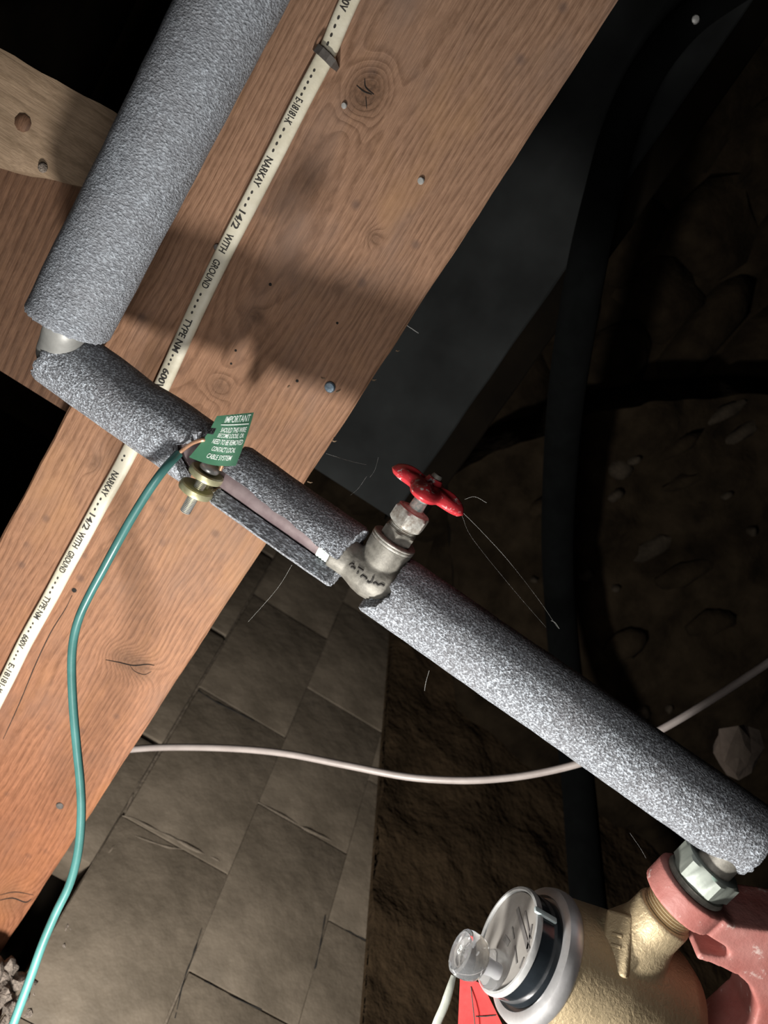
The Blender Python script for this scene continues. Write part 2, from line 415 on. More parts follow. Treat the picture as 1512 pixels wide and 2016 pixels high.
# course at joist height, broken away round the joist pocket
for a, b in ((.075, .235), (.241, .441), (.447, .647), (.653, .853)):
    c = WP((a + b) / 2, .0318, -.032)
    vf = bbox(c, HN, UP, WN, b - a, .136, .066, .006); obj('brick', vf[0], vf[1], M_BRICK, wl, smooth=50)
for pl, r_ in (([(240, 1606), (262, 1612), (300, 1632), (340, 1650), (380, 1672), (420, 1690), (448, 1706)], .0040), ([(498, 1574), (530, 1592), (566, 1612), (600, 1632), (640, 1650), (668, 1664)], .0042),
               ([(252, 1640), (290, 1655), (330, 1668), (360, 1672)], .0026), ([(280, 1528), (262, 1562), (246, 1600)], .0026), ([(235, 1640), (222, 1668), (205, 1690)], .0024)):
    pp_ = smooth_path([onWall(px, py, -.0005) for px, py in pl], 5)
    v, f = tube(pp_, [max(.0006, r_ * (.55 + .7 * noise.noise(p * 60)) * math.sin(math.pi * (k + .6) / (len(pp_) + .2)) ** .5) for k, p in enumerate(pp_)], 8)
    obj('mortar_ridge', v, f, M_MORTAR, wl, smooth=70)
for pl, r_ in (([(397, 1828), (380, 1880), (362, 1930), (344, 2005)], .0009), ([(372, 1922), (410, 1936), (460, 1964), (515, 1988)], .0009), ([(390, 1360), (425, 1382), (462, 1400), (500, 1420)], .0010), ([(640, 1802), (632, 1850), (622, 1900), (612, 1950)], .0010), ([(650, 1822), (690, 1836), (725, 1854)], .0009)):
    pp_ = smooth_path([onWall(px, py, .0008) for px, py in pl], 6)
    v, f = tube(pp_, [max(.0003, r_ * (.8 + noise.noise(p * 90))) for p in pp_], 6); obj('crack', v, f, M_HOLE, wl)
# rough parged earth bank under the blocks
bank = struct(wall_grid('wall_lower_left', -.30, .98, lambda s: -1.35, lambda s: -.392 + .178 * s + .012 * noise.noise(Vector((s * 18, 0, 3))), 90, 80, .012, .010, 12, M_EARTH, None, 4, .09))
# wall_back: rubble, every stone a piece
BY = 1.25
def rock(c, rx, ry, rz, rot, seed, amp=.28):
    import bmesh
    bm = bmesh.new(); bmesh.ops.create_icosphere(bm, subdivisions=2, radius=1)
    v = []
    for p in bm.verts:
        q = p.co * (1 + amp * noise.noise(p.co * 1.3 + Vector((seed, seed * .7, 0))) + amp * .5 * noise.noise(p.co * 3.1 + Vector((0, seed, 5))))
        q = Vector((q.x * rx, q.y * ry, q.z * rz)); q = Matrix.Rotation(rot, 3, 'Y') @ q
        v.append(c + q)
    f = [tuple(x.index for x in q.verts) for q in bm.faces]; bm.free(); return v, f
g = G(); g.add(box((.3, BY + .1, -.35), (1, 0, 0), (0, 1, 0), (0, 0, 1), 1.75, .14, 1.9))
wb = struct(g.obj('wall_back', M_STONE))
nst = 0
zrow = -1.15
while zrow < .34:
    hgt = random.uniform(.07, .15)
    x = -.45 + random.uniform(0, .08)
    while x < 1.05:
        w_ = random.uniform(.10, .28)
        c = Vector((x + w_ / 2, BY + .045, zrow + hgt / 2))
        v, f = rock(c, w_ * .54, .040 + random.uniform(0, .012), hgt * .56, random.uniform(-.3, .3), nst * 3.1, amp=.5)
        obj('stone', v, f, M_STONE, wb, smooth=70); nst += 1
        x += w_ - random.uniform(.0, .02)
    zrow += hgt - .008
# rough earth and stone bank in front of the lower part, its crest runs across the right of the picture
crest = [(880, 930), (960, 885), (1040, 848), (1130, 812), (1240, 782), (1370, 768), (1512, 762), (1640, 760)]
v = []; f = []; NA, NB = 70, 44
for a in range(NA + 1):
    q = a / NA * (len(crest) - 1); k = min(int(q), len(crest) - 2); tt = q - k
    px = crest[k][0] * (1 - tt) + crest[k + 1][0] * tt; py = crest[k][1] * (1 - tt) + crest[k + 1][1] * tt
    for b in range(NB + 1):
        e = b / NB
        P = onY(px + 40 * e, py + (1000) * e ** 1.1, 1.13 - .08 * e)
        n_ = noise.fractal(P * 9, 1.0, 2.0, 4); n2 = noise.noise(P * 26 + Vector((3, 1, 2)))
        P = P + Vector((0, -.028 * n_ - .008 * n2 + (.05 if b == 0 else 0), .012 * n2))
        v.append(P)
m = NB + 1
for a in range(NA):
    for b in range(NB): f.append((a * m + b, a * m + b + 1, (a + 1) * m + b + 1, (a + 1) * m + b))
K = len(v); v += [p + Vector((0, .08, 0)) for p in v[:K]]
f += [tuple(i + K for i in q)[::-1] for q in f[:]]
for a in range(NA):
    for b in (0, NB): f.append((a * m + b, (a + 1) * m + b, K + (a + 1) * m + b, K + a * m + b))
for b in range(NB):
    for a in (0, NA): f.append((a * m + b, a * m + b + 1, K + a * m + b + 1, K + a * m + b))
wbl = struct(obj('wall_lower_back', v, f, M_STONE, None, True))
bvb = BVHTree.FromPolygons([tuple(p) for p in v], f)
for k, (px, py, L, wd_, an, mt_) in enumerate(((1222, 922, 26, 20, .9, 1), (1250, 905, 14, 10, .9, 1), (1335, 880, 46, 16, .4, 0), (1420, 815, 50, 14, .7, 1), (1350, 945, 44, 15, 1.1, 0), (1455, 855, 34, 14, .3, 1), (1212, 975, 18, 12, .2, 1), (1130, 1022, 12, 10, 0, 1), (1118, 1102, 14, 13, 0, 1), (1152, 1132, 16, 13, .4, 1), (1212, 1157, 9, 7, 0, 1),
        (1285, 1080, 40, 20, .5, 1), (1345, 1130, 56, 24, .7, 0), (1265, 1400, 16, 14, 1.2, 1), (1317, 1394, 10, 6, -.5, 1), (1050, 1140, 8, 7, 0, 1), (1480, 1045, 10, 10, 0, 1), (1430, 975, 12, 8, .4, 1), (1060, 1000, 30, 18, .6, 0), (1400, 1230, 50, 30, .8, 0), (1230, 1270, 46, 28, .4, 0))):
    hit = bvb.ray_cast(Vector((0, 0, 0)), ray(px, py).normalized())
    if not hit[0]: continue
    sc_ = (hit[0] - Vector((0, 0, 0))).dot(cf) / F
    v, f = rock(hit[0], L * sc_, .012, wd_ * sc_, .2 + an * .4, k * 1.7, amp=.4)
    obj('stone', v, f, M_STONE2 if mt_ else M_STONE, wbl, smooth=70)
# ceiling far above (dark boards), seen only as black
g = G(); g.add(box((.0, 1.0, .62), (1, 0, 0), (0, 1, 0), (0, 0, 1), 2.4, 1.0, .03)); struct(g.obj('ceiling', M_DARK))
g = G(); g.add(box((-.2, 1.42, .45), (1, 0, 0), (0, 1, 0), (0, 0, 1), 2.2, .03, .4)); struct(g.obj('trim_1', M_DARK))

# ================================================================== TIMBER
def long_board(x0, x1, y0, y1, z0, z1, nseg, jit, bev=.002):
    prof = [(y0, z0 + bev), (y0, z1 - bev), (y0 + bev, z1), (y1 - bev, z1), (y1, z1 - bev), (y1, z0 + bev), (y1 - bev, z0), (y0 + bev, z0)]
    v = []; f = []; n = len(prof)
    for k in range(nseg + 1):
        x = x0 + (x1 - x0) * k / nseg
        for j, (y, z) in enumerate(prof):
            w_ = noise.noise(Vector((x * 30, j * .2, z * 5))) * jit + noise.noise(Vector((x * 140, z * 40, 2))) * jit * .35
            v.append(Vector((x, y, z + w_)))
    for k in range(nseg):
        for j in range(n):
            j2 = (j + 1) % n; f.append((k * n + j, k * n + j2, (k + 1) * n + j2, (k + 1) * n + j))
    f.append(tuple(range(n))); f.append(tuple(nseg * n + j for j in range(n))[::-1])
    return v, f
joist = thing('floor_joist', 'broad reddish brown wooden joist running diagonally behind the cable', 'joist', (-.2, JY + .019, -.005))
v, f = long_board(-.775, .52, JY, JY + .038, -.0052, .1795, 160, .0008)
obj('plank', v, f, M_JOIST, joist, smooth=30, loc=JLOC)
def nailhead(px, py, r, mat, name='nail', h=.0012, tilt=(0, 0)):
    p = onY(px, py, JY); d = Vector((tilt[0], -1, tilt[1])).normalized()
    g = G(); g.add(lathe(p - d * .004, d, [(r * .45, 0), (r * .45, .004), (r * .95, .0042), (r, .0042 + h * .4), (r * .8, .0042 + h), (r * .25, .0042 + h * 1.1)], 14))
    return g.obj(name, mat, joist, smooth=35)
nailhead(678, 208, .0021, M_STEEL, tilt=(-.3, .2)); nailhead(829, 356, .0026, M_STEEL, tilt=(-.3, .3)); nailhead(118, 1586, .0036, M_DARKSTEEL)
nailhead(428, 487, .0026, M_DARKSTEEL, h=.002)
nailhead(650, 762, .0044, M_BLUESTEEL, 'screw', .0018, (-.25, .1))
for px, py, r in ((146, 1162, .0022), (532, 560, .0012), (664, 636, .0010), (585, 750, .0012), (464, 690, .0010), (455, 716, .0009)):
    p = onY(px, py, JY); g = G()
    g.add(lathe(p + Vector((0, .0006, 0)), (0, -1, 0), [(r * 1.3, 0), (r, .0007), (r * .3, .0009)], 7)); g.obj('nail_hole', M_HOLE, joist)
# staple strap over the cable
p = onY(642, 116, JY)
ca = (onY(624, 98, JY) - onY(662, 134, JY)).normalized()
pts = [p + ca * .0105 + Vector((0, .002, 0)), p + ca * .0100 + Vector((0, -.002, 0)), p + ca * .0075 + Vector((0, -.0068, 0)), p + ca * .003 + Vector((0, -.0092, 0)), p - ca * .003 + Vector((0, -.0092, 0)), p - ca * .0075 + Vector((0, -.0066, 0)), p - ca * .0100 + Vector((0, -.002, 0)), p - ca * .0105 + Vector((0, .002, 0))]
sl = ca.cross(Vector((0, -1, 0))).normalized()
v = []; f = []
for k, q in enumerate(pts):
    wd_ = .0028 if 1 < k < 6 else .0017
    for s_, e in ((-1, 0), (1, 0), (1, 1), (-1, 1)): v.append(q + sl * (s_ * wd_) + Vector((0, -.0008 * e, 0)))
for k in range(len(pts) - 1):
    for j in range(4): f.append((k * 4 + j, k * 4 + (j + 1) % 4, k * 4 + 4 + (j + 1) % 4, k * 4 + 4 + j))
f += [(0, 1, 2, 3), tuple(len(v) - 4 + j for j in range(4))[::-1]]
obj('staple', v, f, M_DARKSTEEL, joist)
for px, py, dx, dz, L in ((606, 948, .3, -1, .004), (733, 748, .5, -1, .003), (780, 690, .2, -1, .0025), (585, 985, .6, -1, .003), (655, 868, .4, -1, .003), (570, 760, -1, .3, .003), (640, 745, -.6, 1, .004), (662, 772, .8, -.6, .004)):
    p = onY(px, py, JY); g = G(); d = Vector((dx, -.5, dz)).normalized()
    g.add(tube([p, p + d * L * .6, p + d * L + Vector((.001, 0, 0))], [.0007, .0005, .0001], 5)); g.obj('splinter', M_BLOCK, joist)

RIMX = onY(60, 250, .583).x
for pl, r_ in (([(208, 1299), (235, 1304), (262, 1310), (290, 1308), (304, 1310)], .0005), ([(256, 1311), (266, 1322), (284, 1328), (298, 1322)], .0003), ([(718, 155), (720, 172), (736, 186)], .0004), ([(702, 168), (716, 180), (732, 186)], .0004), ([(720, 190), (722, 214)], .0003),
               ([(142, 1172), (128, 1200), (100, 1245), (70, 1308), (42, 1376), (18, 1430), (6, 1455)], .00045), ([(0, 1772), (25, 1768), (50, 1776), (62, 1770)], .0006), ([(0, 1762), (30, 1756), (66, 1762)], .0004)):
    pp_ = smooth_path([onY(px, py, JY - .0001) for px, py in pl], 5)
    v, f = tube(pp_, [r_ * (.6 + .5 * math.sin(math.pi * k / (len(pp_) - 1))) for k in range(len(pp_))], 5); obj('crack', v, f, M_HOLE, joist)
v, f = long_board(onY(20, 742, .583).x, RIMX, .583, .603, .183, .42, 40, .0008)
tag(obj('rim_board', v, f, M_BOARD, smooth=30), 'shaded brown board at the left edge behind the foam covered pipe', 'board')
# blocking: a cut timber hanging down in front of the rim board
TL, TR, BR, BL = onY(-90, 44, .545), onY(300, 264, .550), onY(280, 396, .550), onY(-90, 306, .545)
q = [TL, TR, BR, BL]; v = []; f = []
nu, nv_ = 14, 8
for layer in (0, 1):
    for a in range(nu + 1):
        for b in range(nv_ + 1):
            s = a / nu; t_ = b / nv_
            P = (q[0] * (1 - s) + q[1] * s) * (1 - t_) + (q[3] * (1 - s) + q[2] * s) * t_
            edge = .002 if (b in (0, nv_)) and layer == 0 else 0
            dz = noise.noise(Vector((s * 6, t_ * 3, 5))) * .0018
            v.append(P + Vector((0, edge + (dz if layer == 0 else .032), 0)) + Vector((dz if b in (0, nv_) else 0, 0, 0)))
m = nv_ + 1; K = (nu + 1) * m
for a in range(nu):
    for b in range(nv_):
        i0 = a * m + b; f.append((i0, i0 + 1, i0 + m + 1, i0 + m)); f.append((K + i0, K + i0 + m, K + i0 + m + 1, K + i0 + 1))
    for b in (0, nv_):
        i0 = a * m + b; f.append((i0, i0 + m, K + i0 + m, K + i0))
for b in range(nv_):
    for a in (0, nu):
        i0 = a * m + b; f.append((i0, i0 + 1, K + i0 + 1, K + i0))
blk = thing('blocking', 'short tan timber block at upper left, above the shaded brown board', 'timber', (TL + BR) / 2)
obj('timber', v, f, M_BLOCK, blk, smooth=35, loc=JLOC + Vector((0, 0, .1)))
for px, py, r in ((45, 242, .006), (84, 330, .0035)):
    p = onY(px, py, .5465); g = G(); g.add(lathe(p + Vector((0, .003, 0)), (0, -1, 0), [(r * .6, 0), (r, .0032), (r * .7, .0045), (r * .2, .005)], 9)); g.obj('knot', M_RUBBLE if r < .005 else M_BOARD, blk, smooth=True)
# grey beam further back, parallel to the joist
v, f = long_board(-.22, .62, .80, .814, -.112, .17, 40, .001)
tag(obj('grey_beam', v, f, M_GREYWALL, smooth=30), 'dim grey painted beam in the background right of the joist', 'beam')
v, f = long_board(-.24, .66, .845, .90, -.150, -.112, 30, .001)  # added near-black strip stands in for the shadow gap below the beam
tag(obj('shadow_strip', v, f, M_DARK, smooth=30), 'nearly black sill strip put in for the dark gap under the dim grey beam', 'shadow')

# ================================================================== PIPE RUN
def axd(s):                                  # depth along the descending pipe
    return 1 / (1 / .498 + (1 / .458 - 1 / .498) * s / 1330.0)
def AX(s): return W(167 + .8196 * s, 735 + .573 * s, axd(s))
PD = (AX(1300) - AX(0)).normalized()         # downwards
P0 = AX(0)
def AP(s): return P0 + PD * (AX(s) - P0).dot(PD)
def frame(P):                                # toward the viewer, and image-down, both square to the pipe
    e1 = (-P - PD * (-P).dot(PD)).normalized(); e2 = PD.cross(e1)
    if e2.dot(Vector(RM @ np.array([0, -1., 0]))) < 0: e2 = -e2
    return e1, e2
UY, UZ = .480, .1785                          # axis of the upper, level pipe
KM = 1.028                                   # true size of the meter against the first measure
C_M = W(996.5, 1847, .473)                    # centre of the meter dial
FL = Vector((C_M.x, C_M.y, C_M.z - .067 * KM))    # flow axis of the meter
run = thing('copper_pipe', 'bare copper pipe run inside the split grey foam, with grey elbow', 'pipe', AP(300))
g = G(); top = AP(-58); bot = AP(1575)
g.add(tube([AP(-40), AP(300), AP(603)], .0111, 24)); g.obj('descending_pipe', M_COPPER, run, smooth=True)
g = G(); corner = Vector((AP(-62).x, AP(-62).y, AP(-62).z))
e_end = Vector((corner.x + .040, UY + (corner.y - UY) * .2, UZ))
pts = smooth_path([AP(-6), AP(-25), AP(-45) + Vector((.001, 0, 0)), corner * .8 + Vector((corner.x + .006, UY, UZ)) * .2, Vector((corner.x + .012, UY * .6 + corner.y * .4, UZ + .001)), Vector((corner.x + .026, UY, UZ)), Vector((corner.x + .04, UY, UZ))], 6)
g.add(tube(pts, [.0135 if 3 < k < len(pts) - 8 else .0142 for k in range(len(pts))], 28)); el = g.obj('elbow', M_ELBOW, run, smooth=True)
g = G(); g.add(tube([(corner.x + .03, UY, UZ), (.3, UY, UZ)], .0135, 24)); g.obj('level_pipe', M_COPPER, run, smooth=True)
g = G(); g.add(tube([AP(773), AP(1100), AP(1590), AP(1600)], .0111, 24)); g.obj('lower_pipe', M_COPPER, run, smooth=True)
bp = AP(1600)
g = G(); g.add(tube(smooth_path([AP(1590), AP(1602), Vector((bp.x - .006, FL.y, FL.z)), Vector((FL.x + .124 * KM, FL.y, FL.z)), Vector((FL.x + .110 * KM, FL.y, FL.z))], 6), .0112, 24)); g.obj('tailpiece', M_VALVE, run, smooth=True)
g = G(); sj = []
for k in range(9):
    P = AP(578 + k * 3.2); sj.append(P)
g.add(tube(sj, [.0111 + .0006 * (k % 2) + .0003 * random.random() for k in range(9)], 24)); g.obj('solder_joint', M_SOLDER, run, smooth=True)

# ---- foam sleeves
def sleeve(name, label, AXF, s0, s1, R, r, mat, e_fn, slit=None, ragged=.0, step=.0025, dent=None, cut_mat=None, seed=0, flare=0):
    """split or whole foam tube: AXF(s in metres) -> point; s0/s1 may depend on the angle"""
    A0, A1 = AXF(0), AXF(1); D = (A1 - A0).normalized()
    na = 72; rings = int(max(8, (s1(0) - s0(0)) / step))
    lo, hi = (slit[1], slit[0] + 2 * math.pi) if slit else (0, 2 * math.pi)
    cols = na + 1 if slit else na
    def P(a, k, rad, inner=False):
        w0 = s0(a) + ragged * noise.noise(Vector((math.cos(a) * 9, math.sin(a) * 9, seed))) + ragged * .5 * noise.noise(Vector((math.cos(a) * 26, math.sin(a) * 26, seed + 4)))
        w1 = s1(a) + ragged * noise.noise(Vector((math.cos(a) * 9, math.sin(a) * 9, seed + 9))) + ragged * .5 * noise.noise(Vector((math.cos(a) * 26, math.sin(a) * 26, seed + 14)))
        s = w0 + (w1 - w0) * k / rings
        c = AXF(s); e1, e2 = e_fn(c)
        rr = rad
        if not inner:
            rr += .00035 * noise.noise(Vector((s * 60, math.cos(a) * 2, math.sin(a) * 2 + seed))) + .0006 * noise.noise(Vector((s * 14, math.cos(a), math.sin(a) + seed * 2)))
            for end in (0, rings):               # softly rounded cut edge
                if abs(k - end) == 0: rr -= .0012
        if dent: rr += dent(s, a, inner)
        sl_ = slit_shift(s, a) if slit else 0
        aa = a + sl_
        return c + (e1 * math.cos(aa) + e2 * math.sin(aa)) * rr
    def slit_shift(s, a):
        if not flare: return 0
        near_up = max(0, 1 - (lo + (hi - lo) - a) / .6)      # upper lip
        near_lo = max(0, 1 - (a - lo) / .6)                   # lower lip
        wv = noise.noise(Vector((s * 45, 1.5, seed))) * .10 + noise.noise(Vector((s * 160, 4.5, seed))) * .04
        return near_up * (wv + flare * (s - s0(0)) / (s1(0) - s0(0))) + near_lo * wv * .5
    v = []; f = []
    angs = [lo + (hi - lo) * j / na for j in range(cols)]
    for layer, rad in ((0, R), (1, r)):
        for k in range(rings + 1):
            for a in angs: v.append(P(a, k, rad, layer == 1))
    K = (rings + 1) * cols
    rng = range(cols - 1) if slit else range(cols)
    for k in range(rings):
        for j in rng:
            j2 = (j + 1) % cols; i0, i1 = k * cols + j, k * cols + j2
            f.append((i0, i1, i1 + cols, i0 + cols)); f.append((K + i0, K + i0 + cols, K + i1 + cols, K + i1))
    for j in rng:
        j2 = (j + 1) % cols
        f.append((j, K + j, K + j2, j2)); b = rings * cols; f.append((b + j, b + j2, K + b + j2, K + b + j))
    root = thing(name, label, 'pipe insulation', AXF((s0(0) + s1(0)) / 2), 'grey foam pipe sleeves')
    obj('foam_tube', v, f, mat, root, smooth=50)
    if slit:                                    # the two cut lips are faces of their own
        for j, nm in ((0, 'cut_face'), (cols - 1, 'cut_face')):
            vv = []; ff = []
            for k in range(rings + 1):
                a_, b_ = v[k * cols + j], v[K + k * cols + j]
                nrm = (v[k * cols + (1 if j == 0 else j - 1)] - a_).normalized()
                for q_ in range(4):
                    P_ = a_ + (b_ - a_) * (q_ / 3); vv.append(P_ - nrm * (.0010 * abs(noise.noise(P_ * 420)) if 0 < q_ < 3 else 0))
            for k in range(rings):
                for q_ in range(3): ff.append((k * 4 + q_, k * 4 + q_ + 1, k * 4 + 5 + q_, k * 4 + 4 + q_))
            obj(nm, vv, ff, cut_mat or mat, root, smooth=60)
    return root
SC_ = (AX(1000) - AX(0)).dot(PD) / 1000.0    # not constant in pixels: convert by projection
def sm(px): return (AX(px) - P0).dot(PD)     # pixel station -> metres along the pipe
def axf(s): return P0 + PD * s
def flat_end(pxs): return lambda a: sm(pxs)
# lower-left sleeve: slanted upper end, torn lower end near the clamp
def l_s0(a): return sm(-52) - .0065 * math.sin(a) * (1 if math.sin(a) > 0 else .0) + .0145 * max(0, -math.sin(a))
def l_s1(a):
    return sm(262) + .006 * max(0, -math.sin(a)) - .006 * math.exp(-((a - .35) / .35) ** 2) + .0075 * max(0, math.sin(a)) ** 2
def l_dent(s, a, inner):
    t_ = max(0, (s - sm(210)) / (sm(262) - sm(210)))
    d = -.0015 * t_ * math.exp(-((a - .2) / .5) ** 2)
    d += -.0016 * math.exp(-((s - sm(120)) / .012) ** 2) * max(0, -math.sin(a)) * (0 if inner else 1)
    return d
sleeve('pipe_insulation', 'dark grey foam sleeve with torn end, between the elbow and the green tag', axf, l_s0, l_s1, .0230, .0146, M_FOAM, frame, None, .0022, dent=l_dent, seed=1)
sleeve('pipe_insulation', 'split grey foam sleeve gaping over bare pipe, between green tag and valve', axf, lambda a: sm(347), lambda a: sm(636) - .004 * max(0, math.cos(a)) + .004 * math.sin(a) * 0, .0228, .0122, M_FOAM, frame,
       (.02, 1.22), .0016, seed=3, cut_mat=M_FOAM_CUT, flare=.22)
sleeve('pipe_insulation', 'long bright grey foam sleeve from the valve down to the water meter', axf, lambda a: sm(734) - .0095 * max(0, math.sin(a)) ** 3 + .003 * math.cos(a) * (math.sin(a) > 0), lambda a: sm(1612) - .003 * math.cos(a) - .013 * math.exp(-((a - 1.9) / .42) ** 4), .0233, .0140, M_FOAM, frame, None, .0022, seed=6)
def uxf(s): return Vector((-.141 + s, UY, UZ))
def uframe(P): return Vector((0, -1, 0)), Vector((0, 0, -1))
sleeve('pipe_insulation', 'thick pale grey foam sleeve at upper left, lying along the joist', uxf, lambda a: 0 + .0025 * math.sin(a) - .0015 * math.cos(a), lambda a: .30, .0267, .0152, M_FOAM_UP, uframe, None, .0012, seed=9)

# ---- stop valve
VS = 690; VC = AP(VS); XD = Vector((1, 0, 0))
XP = (XD - PD * XD.dot(PD)).normalized()      # stem square to the pipe
val = thing('stop_valve', 'old brass stop valve with red handle on the grey foam covered pipe', 'valve', VC)
def st(h): return VC + XP * h
g = G()
hub = [AP(604), AP(625), AP(640), AP(655), AP(672), AP(690), AP(708), AP(724), AP(738), AP(752), AP(772)]
g.add(tube(hub, [.0131, .0131, .0122, .0135, .0152, .0160, .0156, .0146, .0128, .0130, .0130], 32))
g.add(lathe(st(.004), XP, [(.0125, 0), (.0138, .008), (.0146, .014), (.0152, .0215)], 40))
vb = remesh((g.v, g.f), .0007, 5)
vbody = obj('body', vb[0], vb[1], M_VALVE, val, smooth=60)
g = G(); g.add(lathe(st(.0245), XP, [(.0140, 0), (.0151, .0004), (.0153, .0012), (.0151, .0019), (.0146, .0021), (.0152, .0024), (.0152, .0034), (.0146, .0040), (.0095, .0042)], 48)); g.obj('collar', M_VALVE_TOP, val, smooth=35)
g = G(); g.add(hexnut(st(.0287), XP, .0118, .0078, .35)); g.obj('bonnet', M_VALVE, val, smooth=25)
g = G(); g.add(thread(st(.0362), XP, .0098, .0036, .0012, .0007, 28)); g.obj('thread', M_VALVE_TOP, val, smooth=25)
g = G(); g.add(hexnut(st(.0398), XP, .0126, .0110, .25)); g.add(lathe(st(.0508), XP, [(.0085, 0), (.0078, .001), (.0050, .0016)], 30)); g.obj('packing_nut', M_VALVE_TOP, val, smooth=25)
g = G(); g.add(lathe(st(.0500), XP, [(.0049, 0), (.0050, .004), (.0047, .008), (.0050, .012), (.0046, .0185)], 20)); g.obj('stem', M_STEM, val, smooth=40)
# handle: four-lobed cast wheel, dished, with raised ribs
hc = st(.0640); ha, hb = basis(XP, PD)        # ha runs down the pipe
R_H = .0268; nt_, nr = 96, 12
def hr(t_): return R_H * (.79 + .21 * math.cos(4 * t_))
v = []; f = []
for side in (0, 1):
    for a in range(nt_):
        t_ = 2 * math.pi * a / nt_
        for b in range(nr + 1):
            q_ = b / nr; rr = hr(t_) * (.10 + .90 * q_)
            lobe = .5 + .5 * math.cos(4 * t_)
            mid_ = .0032 - .0010 * q_ + .0010 * math.sin(q_ * math.pi) * (1 - lobe)
            rib = .0026 * math.exp(-((((t_ + math.pi / 4) % (math.pi / 2)) - math.pi / 4) / .16) ** 2) * math.sin(min(1, q_ * 1.05) * math.pi)
            th = .0044 * math.sqrt(max(0, 1 - q_ ** 7)) + .0002
            h = mid_ + (th + rib if side == 0 else -th * .8)
            v.append(hc + (ha * math.cos(t_) + hb * math.sin(t_)) * rr + XP * h)
m = nr + 1; K = nt_ * m
for a in range(nt_):
    a2 = (a + 1) % nt_
    for b in range(nr):
        f.append((a * m + b, a * m + b + 1, a2 * m + b + 1, a2 * m + b)); f.append((K + a * m + b, K + a2 * m + b, K + a2 * m + b + 1, K + a * m + b + 1))
    f.append((a * m + nr, K + a * m + nr, K + a2 * m + nr, a2 * m + nr))
f.append(tuple(a * m for a in range(nt_))); f.append(tuple(K + a * m for a in range(nt_))[::-1])
hd = obj('handle', v, f, M_HANDLE, val, smooth=50)
g = G(); g.add(lathe(hc - XP * .002, XP, [(.0062, 0), (.0066, .004), (.0060, .0105), (.0048, .0135), (.0030, .0140)], 24)); hub_o = g.obj('hub', M_HANDLE, hd, smooth=40)
g = G(); g.add(lathe(hc + XP * .0118, XP, [(.0034, 0), (.0036, .0012), (.0028, .0026), (.0008, .0030)], 16)); g.obj('handle_screw', M_VALVE, hd, smooth=40)
# cast lettering on the body, raised strokes on its surface, coloured dark for the shade around them
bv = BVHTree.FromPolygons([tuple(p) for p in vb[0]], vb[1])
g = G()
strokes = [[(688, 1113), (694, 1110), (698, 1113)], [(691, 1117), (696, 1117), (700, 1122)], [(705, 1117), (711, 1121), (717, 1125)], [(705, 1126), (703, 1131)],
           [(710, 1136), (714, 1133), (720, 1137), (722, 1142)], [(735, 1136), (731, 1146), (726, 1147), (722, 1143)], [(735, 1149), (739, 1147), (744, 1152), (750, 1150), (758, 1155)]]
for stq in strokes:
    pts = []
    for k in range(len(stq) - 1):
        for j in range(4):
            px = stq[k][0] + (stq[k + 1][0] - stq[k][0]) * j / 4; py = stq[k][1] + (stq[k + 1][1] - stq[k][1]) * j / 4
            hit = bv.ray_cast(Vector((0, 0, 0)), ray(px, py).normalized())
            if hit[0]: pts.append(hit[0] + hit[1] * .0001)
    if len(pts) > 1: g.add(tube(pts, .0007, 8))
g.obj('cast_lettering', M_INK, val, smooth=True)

# ---- ground clamp with its bolts (bolts run along X, jaws grip the pipe)
CS = 326; CC = AP(CS)
clamp = thing('ground_clamp', 'brassy ground clamp with two round lugs bolted on the bare pipe', 'clamp', CC)
ZL = PD; YB = XP.cross(PD).normalized()
if YB.y > 0: YB = -YB                          # toward the viewer
bolt0 = CC + YB * .0185
def jaw(name, x0, sgn, off):
    g = G()
    cc = bolt0 + XP * x0 + ZL * off
    g.add(lathe(cc, XP, [(.0100, -.0005), (.0112, .0002), (.0116, .0020), (.0112, .0042), (.0100, .0048), (.0072, .0042), (.0030, .0040)], 36))
    o2 = g.obj(name, M_GOLD, clamp, smooth=35)
    g = G()                                    # strap arched over the pipe to the far lug
    pts = [cc - YB * .006 + XP * .0022]
    for k in range(9):
        a = math.pi * k / 8
        pts.append(CC + ZL * off + YB * (.0135 * math.cos(a)) + XP * (sgn * (.0035 + .0115 * math.sin(a))))
    pts.append(CC - YB * .0185 + ZL * off + XP * (x0 + .0022)); pts.append(CC - YB * .0235 + ZL * off + XP * (x0 + .0022))
    v = []; f = []
    for k, q_ in enumerate(pts):
        d = (pts[min(k + 1, len(pts) - 1)] - pts[max(0, k - 1)]).normalized(); nn = d.cross(ZL).normalized()
        for s_, e in ((-1, -1), (1, -1), (1, 1), (-1, 1)): v.append(q_ + ZL * (s_ * .0052) + nn * (e * .0014))
    for k in range(len(pts) - 1):
        for j in range(4): f.append((k * 4 + j, k * 4 + (j + 1) % 4, k * 4 + 4 + (j + 1) % 4, k * 4 + 4 + j))
    f += [(0, 1, 2, 3), tuple(len(v) - 4 + j for j in range(4))[::-1]]
    obj('strap', v, f, M_GOLD, o2, smooth=30)
jaw('upper_jaw', -.0045, 1, .000); jaw('lower_jaw', -.0170, -1, -.001)
def bolt(c, L):
    g = G(); g.add(thread(c - XP * L, XP, .0036, L, .0011, .0005, 20)); b_ = g.obj('bolt', M_STEEL, clamp, smooth=25)
    g = G(); g.add(lathe(c + XP * .0045, XP, [(.0062, 0), (.0066, .0008), (.0060, .0026), (.0044, .0040), (.0020, .0046)], 24)); g.obj('bolt_head', M_STEEL, b_, smooth=50)
bolt(bolt0 - XP * .0035, .0285); bolt(CC - YB * .0185 - XP * .0035, .022)
